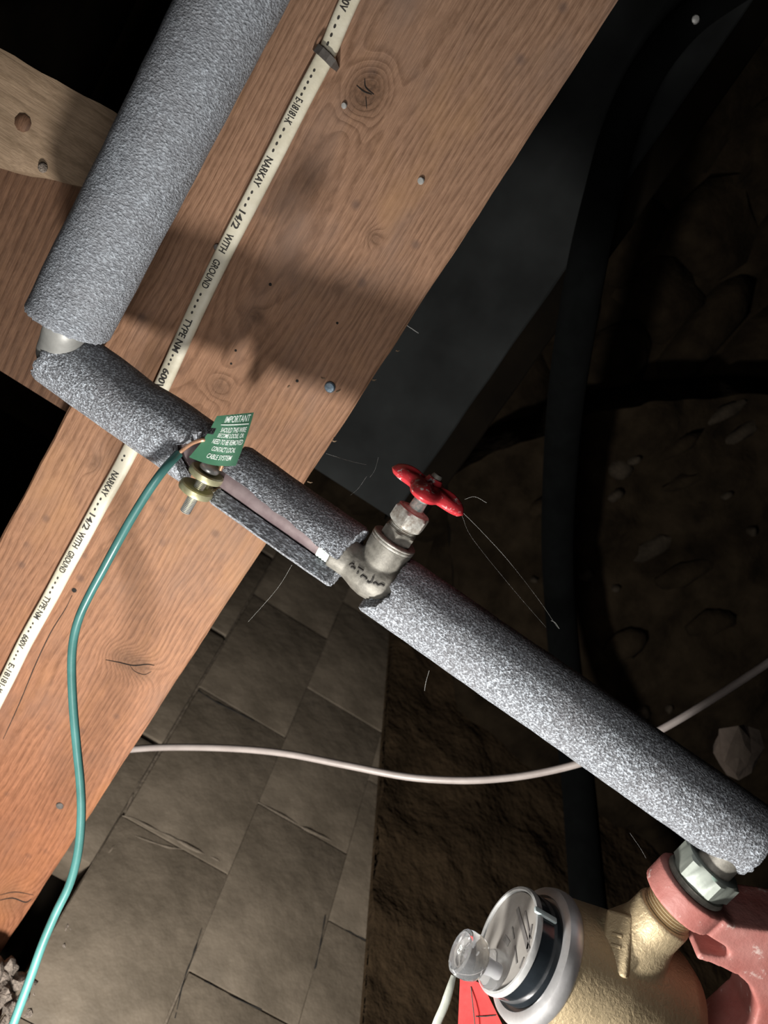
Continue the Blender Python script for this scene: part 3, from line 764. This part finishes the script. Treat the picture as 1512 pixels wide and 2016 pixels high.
g = G(); g.add(lathe(CC + XP * .0135 + YB * .004 + ZL * .006, XP, [(.0030, 0), (.0032, .0030), (.0024, .0042), (.0006, .0046)], 14)); g.obj('set_screw', M_GOLD, clamp, smooth=40)

# ---- green warning tag on the bare end of the ground wire
def tagP(u_, v_, lift=0):
    tl, tr, br, bl = (427, 819), (500, 812), (464, 917), (372, 900)
    mx = [(tl[k] * (1 - u_) + tr[k] * u_) * (1 - v_) + (bl[k] * (1 - u_) + br[k] * u_) * v_ for k in (0, 1)]
    mx[0] += 5 * math.sin(v_ * math.pi) * (1 - .6 * u_); mx[1] += 7 * math.sin(u_ * math.pi) * v_
    z = .4445 + .010 * (1 - u_) * v_ * v_ + .006 * u_ * (1 - v_) - .004 * math.sin(u_ * math.pi)
    return W(mx[0], mx[1], z - lift)
tg = thing('warning_tag', 'small green plastic tag with white lettering beside the ground clamp', 'tag', tagP(.5, .5))
v = []; f = []; n_ = 14
for layer in (0, 1):
    for a in range(n_ + 1):
        for b in range(n_ + 1): v.append(tagP(a / n_, b / n_, 0 if layer == 0 else -.0007))
m = n_ + 1; K = m * m
hole = {(0, 4), (0, 5), (1, 4), (1, 5)}
for a in range(n_):
    for b in range(n_):
        if (a, b) in hole: continue
        i0 = a * m + b; f.append((i0, i0 + 1, i0 + m + 1, i0 + m)); f.append((K + i0, K + i0 + m, K + i0 + m + 1, K + i0 + 1))
for a in range(n_):
    for b in (0, n_): i0 = a * m + b; f.append((i0, i0 + m, K + i0 + m, K + i0))
    if a not in (4, 5):
        i0 = a; f.append((i0, i0 + 1, K + i0 + 1, K + i0))
    i0 = n_ * m + a; f.append((i0, i0 + 1, K + i0 + 1, K + i0))
obj('plate', v, f, M_TAG, tg, smooth=50)
g = G()
lines = [('IMPORTANT', .03, .165, .28, .94), ('SHOULD THIS WIRE', .265, .365, .28, .93), ('BECOME LOOSE, OR', .385, .485, .27, .92), ('NEED TO BE REMOVED', .505, .605, .22, .95),
         ('CONTACT LOCAL', .65, .745, .30, .85), ('CABLE SYSTEM', .80, .895, .29, .83)]
for s_, v0, v1, u0, u1 in lines:
    tv, tf = text2d(s_, 1.0, .012)
    xs = [p[0] for p in tv]; ys = [p[1] for p in tv]; xa, xb, ya, yb = min(xs), max(xs), min(ys), max(ys)
    pts = []
    for (x, y) in tv:
        uu = u0 + (u1 - u0) * (x - xa) / (xb - xa); ww = v1 + (v0 - v1) * (y - ya) / (yb - ya)
        pts.append(tagP(uu, ww, .00025))
    g.add((pts, tf))
uvs = [(.22, .205), (.95, .205), (.95, .222), (.22, .222)]
bar = [];
for k in range(11):
    bar.append(tagP(.22 + .073 * k, .200, .0003)); bar.append(tagP(.22 + .073 * k, .220, .0003))
g.add((bar, [(2 * k, 2 * k + 2, 2 * k + 3, 2 * k + 1) for k in range(10)]))
g.obj('lettering', M_WHITE, tg)

# ---- green ground wire
wp = [(352, 893, .470), (330, 916, .464), (308, 944, .462), (285, 978, .464), (258, 1022, .468), (232, 1068, .472), (205, 1118, .478), (178, 1168, .483), (157, 1213, .487), (145, 1258, .490), (141, 1310, .492), (144, 1390, .494), (151, 1470, .495),
      (158, 1540, .494), (160, 1605, .492), (154, 1675, .489), (138, 1738, .486), (110, 1797, .483), (84, 1858, .480), (60, 1925, .477), (36, 1990, .474), (10, 2060, .471), (-20, 2140, .468)]
gw = thing('ground_wire', 'green insulated ground wire hanging down from the clamp along the left', 'wire', W(141, 1310, .492))
g = G(); g.add(tube(smooth_path([W(*p) for p in wp], 6), .00285, 16)); g.obj('insulation', M_GREEN, gw, smooth=True)
g = G(); g.add(tube(smooth_path([W(352, 893, .4705), W(362, 884, .4655), W(378, 873, .4545), W(394, 867, .4485), W(406, 866, .4490), W(420, 868, .4570), W(434, 880, .4600), W(440, 905, .4640), W(434, 926, .4660)], 6), .0013, 10)); g.obj('bare_end', M_BRIGHTCU, gw, smooth=True)

# ---- cream cable along the joist face
cp = [(760, -160), (722, -60), (690, 4), (667, 55), (645, 107), (603, 188), (557, 278), (500, 390), (447, 492), (405, 578), (366, 662), (330, 742), (290, 826), (247, 910), (205, 985), (161, 1066), (110, 1160), (55, 1260), (5, 1360), (-45, 1455), (-120, 1590)]
CPT = smooth_path([onY(px, py, JY) for px, py in cp], 10)
for k, p in enumerate(CPT): p.z += .0004 * noise.noise(Vector((p.x * 25, 1, 1)))
CA, CB = .0062, .0036
cab = thing('cable', 'flat cream electrical cable with black print stapled to the joist', 'cable', CPT[len(CPT) // 2] - Vector((0, CB, 0)))
SIDE = Vector((0, 0, 1))
def cab_frame(k):
    d = (CPT[min(k + 1, len(CPT) - 1)] - CPT[max(0, k - 1)]).normalized(); sd = Vector((0, -1, 0)).cross(d).normalized()
    if sd.z > 0: sd = -sd                      # points to the lower edge of the joist (tops of the letters)
    return d, sd
v = []; f = []; sg = 20
for k, p in enumerate(CPT):
    d, sd = cab_frame(k)
    for j in range(sg):
        a = 2 * math.pi * j / sg
        ca_, sa = math.cos(a), math.sin(a)
        v.append(p + Vector((0, -CB - .0002, 0)) + sd * (CA * math.copysign(abs(ca_) ** .8, ca_)) + Vector((0, -1, 0)) * (CB * math.copysign(abs(sa) ** .8, sa)))
for k in range(len(CPT) - 1):
    for j in range(sg): f.append((k * sg + j, k * sg + (j + 1) % sg, (k + 1) * sg + (j + 1) % sg, (k + 1) * sg + j))
f += [tuple(range(sg))[::-1], tuple((len(CPT) - 1) * sg + j for j in range(sg))]
obj('jacket', v, f, M_CABLE, cab, smooth=50)
ARC = [0.0]
for k in range(1, len(CPT)): ARC.append(ARC[-1] + (CPT[k] - CPT[k - 1]).length)
def arc_at(px, py):
    p = onY(px, py, JY); best = min(range(len(CPT)), key=lambda k: (CPT[k] - p).length)
    d, sd = cab_frame(best); return ARC[best] + (p - CPT[best]).dot(d)
def cab_pt(s, lat):
    k = 0
    while k < len(ARC) - 2 and ARC[k + 1] < s: k += 1
    t_ = (s - ARC[k]) / (ARC[k + 1] - ARC[k]); p = CPT[k].lerp(CPT[k + 1], t_); d, sd = cab_frame(k)
    ww = max(-.98, min(.98, lat / CA)); aa = math.acos(math.copysign(abs(ww) ** 1.25, ww))
    return p + sd * lat + Vector((0, -1, 0)) * (CB + .0002 + CB * abs(math.sin(aa)) ** .8 + .00025)
segs = [('600V', (702, -2), (684, 34)), ('. . . .', (676, 42), (648, 98)), ('. . . . .', (624, 143), (598, 196)), ('E-18181-K', (594, 200), (570, 250)), ('. . . .', (566, 258), (541, 304)), ('NARKAY', (537, 315), (509, 370)), ('. . .', (504, 380), (487, 410)), ('14/2', (483, 418), (466, 452)),
        ('WITH', (460, 463), (440, 497)), ('GROUND', (433, 512), (406, 566)), ('. . . .', (402, 577), (382, 617)), ('TYPE NM', (379, 627), (348, 690)), ('. . .', (346, 696), (335, 716)), ('600V', (332, 724), (314, 762)),
        ('. .', (250, 890), (243, 902)), ('NARKAY', (236, 925), (212, 972)), ('. . .', (208, 976), (195, 1001)), ('14/2', (192, 1008), (176, 1038)), ('WITH', (172, 1043), (156, 1073)), ('GROUND', (153, 1082), (132, 1122)), ('. . . .', (126, 1131), (110, 1164)), ('TYPE NM', (107, 1170), (85, 1214)),
        ('. . .', (79, 1221), (69, 1240)), ('600V', (66, 1246), (55, 1271)), ('. . .', (51, 1276), (42, 1294)), ('E-18181-K', (39, 1302), (10, 1358)), ('. . .', (6, 1366), (-6, 1390))]
g = G()
for n_seg, (s_, pa, pb) in enumerate(segs):
    if n_seg == 14: g.obj('lettering', M_INK, cab); g = G()
    sa, sb = arc_at(*pa), arc_at(*pb)
    tv, tf = text2d(s_.replace('.', '\u2022') if '.' in s_ else s_, 1.0, .022)
    if not tv: continue
    xs = [p[0] for p in tv]; xa, xb = min(xs), max(xs); ys = [p[1] for p in tv]
    dots = '.' in s_
    pts = []
    for (x, y) in tv:
        ss = sa + (sb - sa) * (x - xa) / (xb - xa)
        lat = (y - .36) * (.0052 / .72) - .0008 if not dots else (y - (min(ys) + max(ys)) / 2) * (.0058) - .0012
        pts.append(cab_pt(ss, lat))
    g.add((pts, tf))
g.obj('lettering', M_INK, cab)

# ---- white coax in the background, black pipe
cx = [(150, 1490, .80), (250, 1476, .80), (330, 1471, .79), (450, 1473, .775), (560, 1483, .76), (680, 1506, .745), (800, 1529, .73), (900, 1536, .72), (980, 1533, .715), (1060, 1522, .71), (1150, 1500, .70), (1230, 1468, .695), (1300, 1437, .69), (1400, 1378, .68), (1512, 1305, .67), (1620, 1230, .66)]
g = G(); g.add(tube(smooth_path([W(*p) for p in cx], 5), .0036, 14))
tag(g.obj('coaxial_cable', M_COAX, None, True), 'thin white cable sagging across the dark background below the pipe', 'cable')
bpz = [(1560, -90, .772), (1440, -20, .772), (1350, 45, .772), (1275, 140, .772), (1222, 255, .772), (1188, 380, .772), (1160, 500, .772), (1135, 640, .79), (1115, 780, .85), (1103, 930, .93), (1098, 1080, .97), (1105, 1220, .98), (1120, 1380, .92), (1138, 1540, .85), (1150, 1680, .78), (1160, 1800, .72), (1170, 1950, .66)]
pp = smooth_path([onY(px, py, Y) for px, py, Y in bpz], 5)
bkp = thing('black_pipe', 'black plastic pipe curving from top right down behind the foam sleeve', 'pipe', pp[len(pp) // 2])
g = G(); g.add(tube(pp, [.0140 + .0080 * min(1, k / 45) for k in range(len(pp))], 20)); g.obj('tube', M_BLACKPIPE, bkp, smooth=True)
p = onY(1369, 38, .757); g = G(); g.add(lathe(p, (-.2, -1, 0), [(.0040, -.003), (.0040, .0), (.0030, .0014), (.0010, .0018)], 10)); g.obj('highlight_dot', M_STEEL, bkp, smooth=True)  # pale dot stands in for a highlight on the pipe

# ================================================================== WATER METER
C = C_M; FL = Vector((C.x, C.y + .001, C.z - .067)); N_BEFORE = set(o.name for o in bpy.data.objects)
mt = thing('water_meter', 'bronze water meter with round grey dial in the lower right corner', 'meter', C - UP * .12)
g = G()
g.add(lathe(C - UP * .115, UP, [(.030, -.012), (.042, -.006), (.0475, .006), (.0480, .030), (.0465, .052), (.0430, .070), (.0405, .084), (.0385, .0945)], 56))
g.add(lathe(FL, XD, [(.030, 0), (.0280, .030), (.0215, .047), (.0178, .058), (.0176, .0725), (.0150, .0730)], 40, hint=(0, 1, 0)))
g.add(lathe(FL, -XD, [(.030, 0), (.0280, .030), (.0215, .047), (.0178, .058), (.0176, .0725), (.0150, .0730)], 40, hint=(0, 1, 0)))
mb = remesh((g.v, g.f), .0014, 8)
body = obj('body', mb[0], mb[1], M_BRASS, mt, smooth=60)
mbv = BVHTree.FromPolygons([tuple(p) for p in mb[0]], mb[1])
hit = mbv.ray_cast(Vector((0, 0, 0)), ray(1208, 1856).normalized())
if hit[0]:
    nn = hit[1]; a, b = basis(nn, (0, 0, 1))
    q_ = onY(1212, 1900, 0.36) - onY(1195, 1800, .36)
    la = (q_ - nn * q_.dot(nn)).normalized(); lb = nn.cross(la)
    vf = bbox(hit[0] - nn * .0030, la, lb, nn, .034, .0170, .0085, .0022); o_ = obj('maker_pad', vf[0], vf[1], M_BRASS, mt, smooth=60)
    g = G()
    for e in (-.004, .002): g.add(bbox(hit[0] + nn * .0012 + la * e, la, lb, nn, .0022, .0065, .0016, .0006))
    g.obj('cast_mark', M_BRASS, o_, smooth=60)
for sg_ in (1, -1):
    g = G(); g.add(thread(FL + XD * (sg_ * .0725), XD * sg_, .0152, .0095, .0019, .0011, 40)); g.obj('threaded_spud', M_BRASS, mt, smooth=25)
g = G(); g.add(lathe(C - UP * .0255, UP, [(.0405, -.002), (.0415, .0), (.0412, .004), (.0400, .0072), (.0375, .0086), (.0345, .0086), (.0335, .0062)], 64)); g.obj('ring', M_ALU, mt, smooth=40)
reg = G().add(lathe(C - UP * .0200, UP, [(.0318, -.002), (.0318, .0165), (.0300, .0175)], 64)).obj('register', M_LENSBLACK, mt, smooth=40)
g = G(); g.add(lathe(C - UP * .0026, UP, [(.0290, 0), (.0290, .0012)], 64)); g.obj('dial', M_DIAL, reg, smooth=30)
g = G(); g.add(lathe(C - UP * .0035, UP, [(.0300, 0), (.0324, .0), (.0326, .0022), (.0318, .0036), (.0303, .0038), (.0296, .0030), (.0296, 0.0)], 64, caps=False)); g.obj('bezel', plain('pale_bezel', (.27, .27, .265), (.36, .36, .355), 60, .2), reg, smooth=40)
g = G()
bars = [((1018, 1790), (1040, 1872), 7), ((1033, 1795), (1043, 1850), 3), ((1008, 1826), (1012, 1848), 3), ((1013, 1862), (1017, 1896), 3), ((993, 1845), (1002, 1858), 9), ((1046, 1822), (1037, 1868), 4), ((982, 1920), (990, 1930), 5), ((1030, 1885), (1022, 1905), 3)]
for (a_, b_, w_) in bars:
    A = onZ(*a_, C.z - .0013); B = onZ(*b_, C.z - .0013); d = (B - A).normalized(); sd = UP.cross(d)
    hw = w_ / 2 * .46 / F * 1.3
    g.add(([A + sd * hw, B + sd * hw, B - sd * hw, A - sd * hw] + [q + UP * .00025 for q in (A + sd * hw, B + sd * hw, B - sd * hw, A - sd * hw)], [(4, 5, 6, 7), (0, 1, 5, 4), (1, 2, 6, 5), (2, 3, 7, 6), (3, 0, 4, 7)]))
g.obj('dial_print', M_DIALINK, reg)
# clip on the register rim
p = onZ(1058, 1800, C.z - .001); rd = (p - C); rd.z = 0; rd.normalize()
vf = bbox(C + rd * .0328 - UP * .005, rd, UP.cross(rd), UP, .002, .0035, .016, .0006); obj('rim_clip', vf[0], vf[1], plain('clear_clip', (.30, .36, .36), (.42, .48, .48), 80, .2), reg, smooth=50)
# clear plastic plug standing at the edge of the dial
kb = onZ(974, 1908, C.z + .002)
g = G(); g.add(lathe(kb, UP, [(.0086, -.004), (.0110, -.002), (.0114, .003), (.0090, .0065), (.0090, .010), (.0122, .0125), (.0134, .017), (.0136, .022), (.0128, .0250), (.0110, .0258), (.0100, .0252)], 36))
kn = g.obj('clear_plug', M_CLEAR, mt, smooth=50)
g = G(); g.add(lathe(kb + UP * .002, UP, [(.0030, -.004), (.0032, .004), (.0030, .008), (.002, .0085)], 20)); g.obj('plug_core', plain('milky_plastic', (.36, .345, .345), (.50, .49, .49), 90, .25), kn, smooth=40)
tv, tf = text2d('83', .0055, .0)
rt = Vector(RM @ np.array([.25, -.95, 0.])); rt = (rt - UP * rt.dot(UP)).normalized()
g = G(); g.add(([kb + UP * .0259 + rt * (x - .003) + UP.cross(rt) * (y - .002) for x, y in tv], tf)); g.obj('mark', M_WHITE, kn)
# grey lead and red tag under the plug
g = G(); g.add(tube(smooth_path([W(893, 1921, 0.468), W(886, 1945, 0.465), W(875, 1980, 0.463), W(860, 2015, 0.461), W(848, 2060, 0.460)], 5), [.0018 + .0012 * min(1, k / 8) for k in range(21)], 12, .6))
tag(g.obj('meter_lead', M_GREYWIRE, None, True), 'flat grey lead hanging below the clear plug of the meter', 'wire')
v = []; f = []
cor = [(906, 1918), (950, 1938), (1010, 2060), (900, 2060)]
def redP(u_, v_, e):
    x = (cor[0][0] * (1 - u_) + cor[1][0] * u_) * (1 - v_) + (cor[3][0] * (1 - u_) + cor[2][0] * u_) * v_
    y = (cor[0][1] * (1 - u_) + cor[1][1] * u_) * (1 - v_) + (cor[3][1] * (1 - u_) + cor[2][1] * u_) * v_
    return W(x, y, .505 + .004 * math.sin(v_ * 3) + e)
for e in (0, .0012):
    for a in range(7):
        for b in range(7): v.append(redP(a / 6, b / 6, e))
for a in range(6):
    for b in range(6): i0 = a * 7 + b; f.append((i0, i0 + 1, i0 + 8, i0 + 7)); f.append((49 + i0, 49 + i0 + 7, 49 + i0 + 8, 49 + i0 + 1))
for k in range(6):
    for i0, st_ in ((k, 1), (42 + k, 1), (k * 7, 7), (k * 7 + 6, 7)): f.append((i0, i0 + st_, 49 + i0 + st_, 49 + i0))
rt_ = thing('red_tag', 'bright red plastic tag hanging behind the clear plug of the meter', 'tag', redP(.5, .1, 0))
obj('plate', v, f, M_RED, rt_, smooth=50)
g = G()
for (ua, va, ub, vb_) in ((.42, .12, .36, 1.0), (.42, .56, .95, .50)):
    A, B = redP(ua, va, -.0003), redP(ub, vb_, -.0003); g.add(tube([A, A.lerp(B, .5) + Vector((0, -.0004, 0)), B], .0004, 6))
g.obj('groove', M_INK, rt_)

# ---- iron yoke, nut
yk = thing('meter_yoke', 'faded red iron yoke clasping the right side of the water meter', 'bracket', FL + XD * .09 - UP * .06)
g = G()
def extr(poly, x0, x1):                       # polygon in (y, z) round the flow axis, extruded along X
    n = len(poly); v = [FL + Vector((x, y, z)) for x in (x0, x1) for (y, z) in poly]
    return v, [tuple(range(n)), tuple(range(n, 2 * n))[::-1]] + [(k, (k + 1) % n, n + (k + 1) % n, n + k) for k in range(n)]
RO = .0225
ring = [(RO * math.cos(a), RO * math.sin(a)) for a in np.linspace(0, 2 * math.pi, 49)[:-1]]
g.add(extr(ring, .0832, .0985)); g.add(extr(ring, -.0985, -.0855))
prof = [(.0985, -.016), (.0985, -.022), (.110, -.045), (.124, -.075), (.124, -.106), (-.118, -.106), (-.118, -.075), (-.1000, -.018), (-.0855, -.018), (-.0855, -.060), (-.070, -.082), (.046, -.082), (.060, -.074), (.0695, -.060), (.0720, -.048), (.0700, -.030), (.0672, -.0200), (.0718, -.0190), (.0765, -.030), (.0805, -.036), (.0838, -.028), (.0838, -.016)]
n = len(prof); v = [FL + Vector((x, y, z)) for y in (-.019, .017) for (x, z) in prof]
g.add((v, [tuple(range(n)), tuple(range(n, 2 * n))[::-1]] + [(k, (k + 1) % n, n + (k + 1) % n, n + k) for k in range(n)]))
ym = remesh((g.v, g.f), .0013, 4)
obj('casting', ym[0], ym[1], M_YOKE, yk, smooth=60)
for px, py in ((1437, 1898), (1465, 1886)):
    pass
g = G(); g.add(lathe(FL + XD * .0831, XD, [(.0160, -.0010), (.0182, -.0008), (.0184, .0004), (.0175, .0006)], 30)); g.obj('lock_washer', M_VALVE_TOP, yk, smooth=35)
nut = thing('union_nut', 'greenish grey hexagonal union nut between yoke and foam sleeve end', 'nut', FL + XD * .108)
g = G(); g.add(lathe(FL + XD * .0988, XD, [(.0180, 0), (.0186, .0014), (.0178, .0034), (.0140, .0038)], 36)); g.obj('flange', M_VALVE, nut, smooth=35)
g = G(); v, f = hexnut(FL + XD * .1024, XD, .0188, .0140, .40, ch=.08); g.add((v, f)); g.obj('hexagon', M_NUT, nut, smooth=25)

for o in [o for o in bpy.data.objects if o.name not in N_BEFORE]:      # bring the meter, yoke and nut to true size about the dial
    if o.type == 'MESH':
        o.data.transform(Matrix.Scale(KM, 4)); o.data.update()
    if o.parent: o.location = o.location * KM
    elif o.name in ('water_meter', 'meter_yoke', 'union_nut'): o.location = C + (o.location - C) * KM
    elif o.type == 'MESH': o.data.transform(Matrix.Scale(1 / KM, 4))
    if o.parent and o.parent.name == 'red_tag' and o.type == 'MESH': o.data.transform(Matrix.Scale(1 / KM, 4)); o.location = o.location / KM
# ---- torn lump in the right background
c = W(1447, 1478, .86); v, f = rock(c, .026, .016, .034, .7, 5.5, amp=.55)
tag(obj('broken_stone', v, f, M_PAPER, None), 'pale broken stone lump at the right edge above the foam sleeve', 'stone')
# rubble heap where the joist enters the wall: pieces of the wall
for k, (px, py, r) in enumerate(((18, 1908, .010), (42, 1936, .011), (10, 1955, .012), (36, 1972, .010), (58, 1962, .006), (22, 1995, .012), (48, 2000, .008), (5, 1930, .009), (134, 1832, .006), (120, 1866, .005), (70, 1935, .005), (-12, 1920, .013), (-15, 1975, .013), (5, 2025, .013), (105, 1880, .004))):
    v, f = rock(onWall(px, py, -.004), r, r * .8, r * .7, k * 1.1, k * 2.3 + 1, amp=.7)
    obj('stone', v, f, M_RUBBLE, wl, smooth=50)
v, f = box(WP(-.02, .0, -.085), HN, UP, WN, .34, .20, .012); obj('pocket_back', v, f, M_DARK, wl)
# ---- cobweb
web = thing('cobweb', 'fine pale cobweb threads around the valve and the joist edge', 'cobweb', st(.066))
strands = [[(912, 1010, .475), (945, 1043, .475), (1000, 1103, .47), (1060, 1180, .48), (1098, 1236, .485)], [(1085, 1222, .484), (1093, 1226, .484), (1101, 1238, .485)], [(642, 893, .55), (690, 908, .52), (722, 915, .50)], [(575, 1112, .49), (545, 1160, .51), (488, 1225, .55)],
           [(745, 900, .52), (738, 925, .52), (728, 940, .52)], [(800, 640, .55), (812, 648, .55), (824, 656, .55)], [(690, 975, .50), (705, 962, .50), (722, 938, .50)], [(915, 983, .475), (935, 978, .475), (958, 990, .48)], [(1240, 1640, .5), (1262, 1672, .5), (1272, 1690, .5)], [(910, 1016, .475), (930, 1060, .475), (1010, 1160, .47), (1075, 1235, .48)], [(845, 1320, .6), (838, 1345, .6), (836, 1360, .6)]]
for k, sd in enumerate(strands):
    r_ = (.00006, .00018, .00004, .00003, .00005, .00030, .00006, .00006, .00010, .00004, .00007)[k]
    g = G(); g.add(tube(smooth_path([W(*p) for p in sd], 4), r_, 5)); g.obj('strand', M_WEB, web)
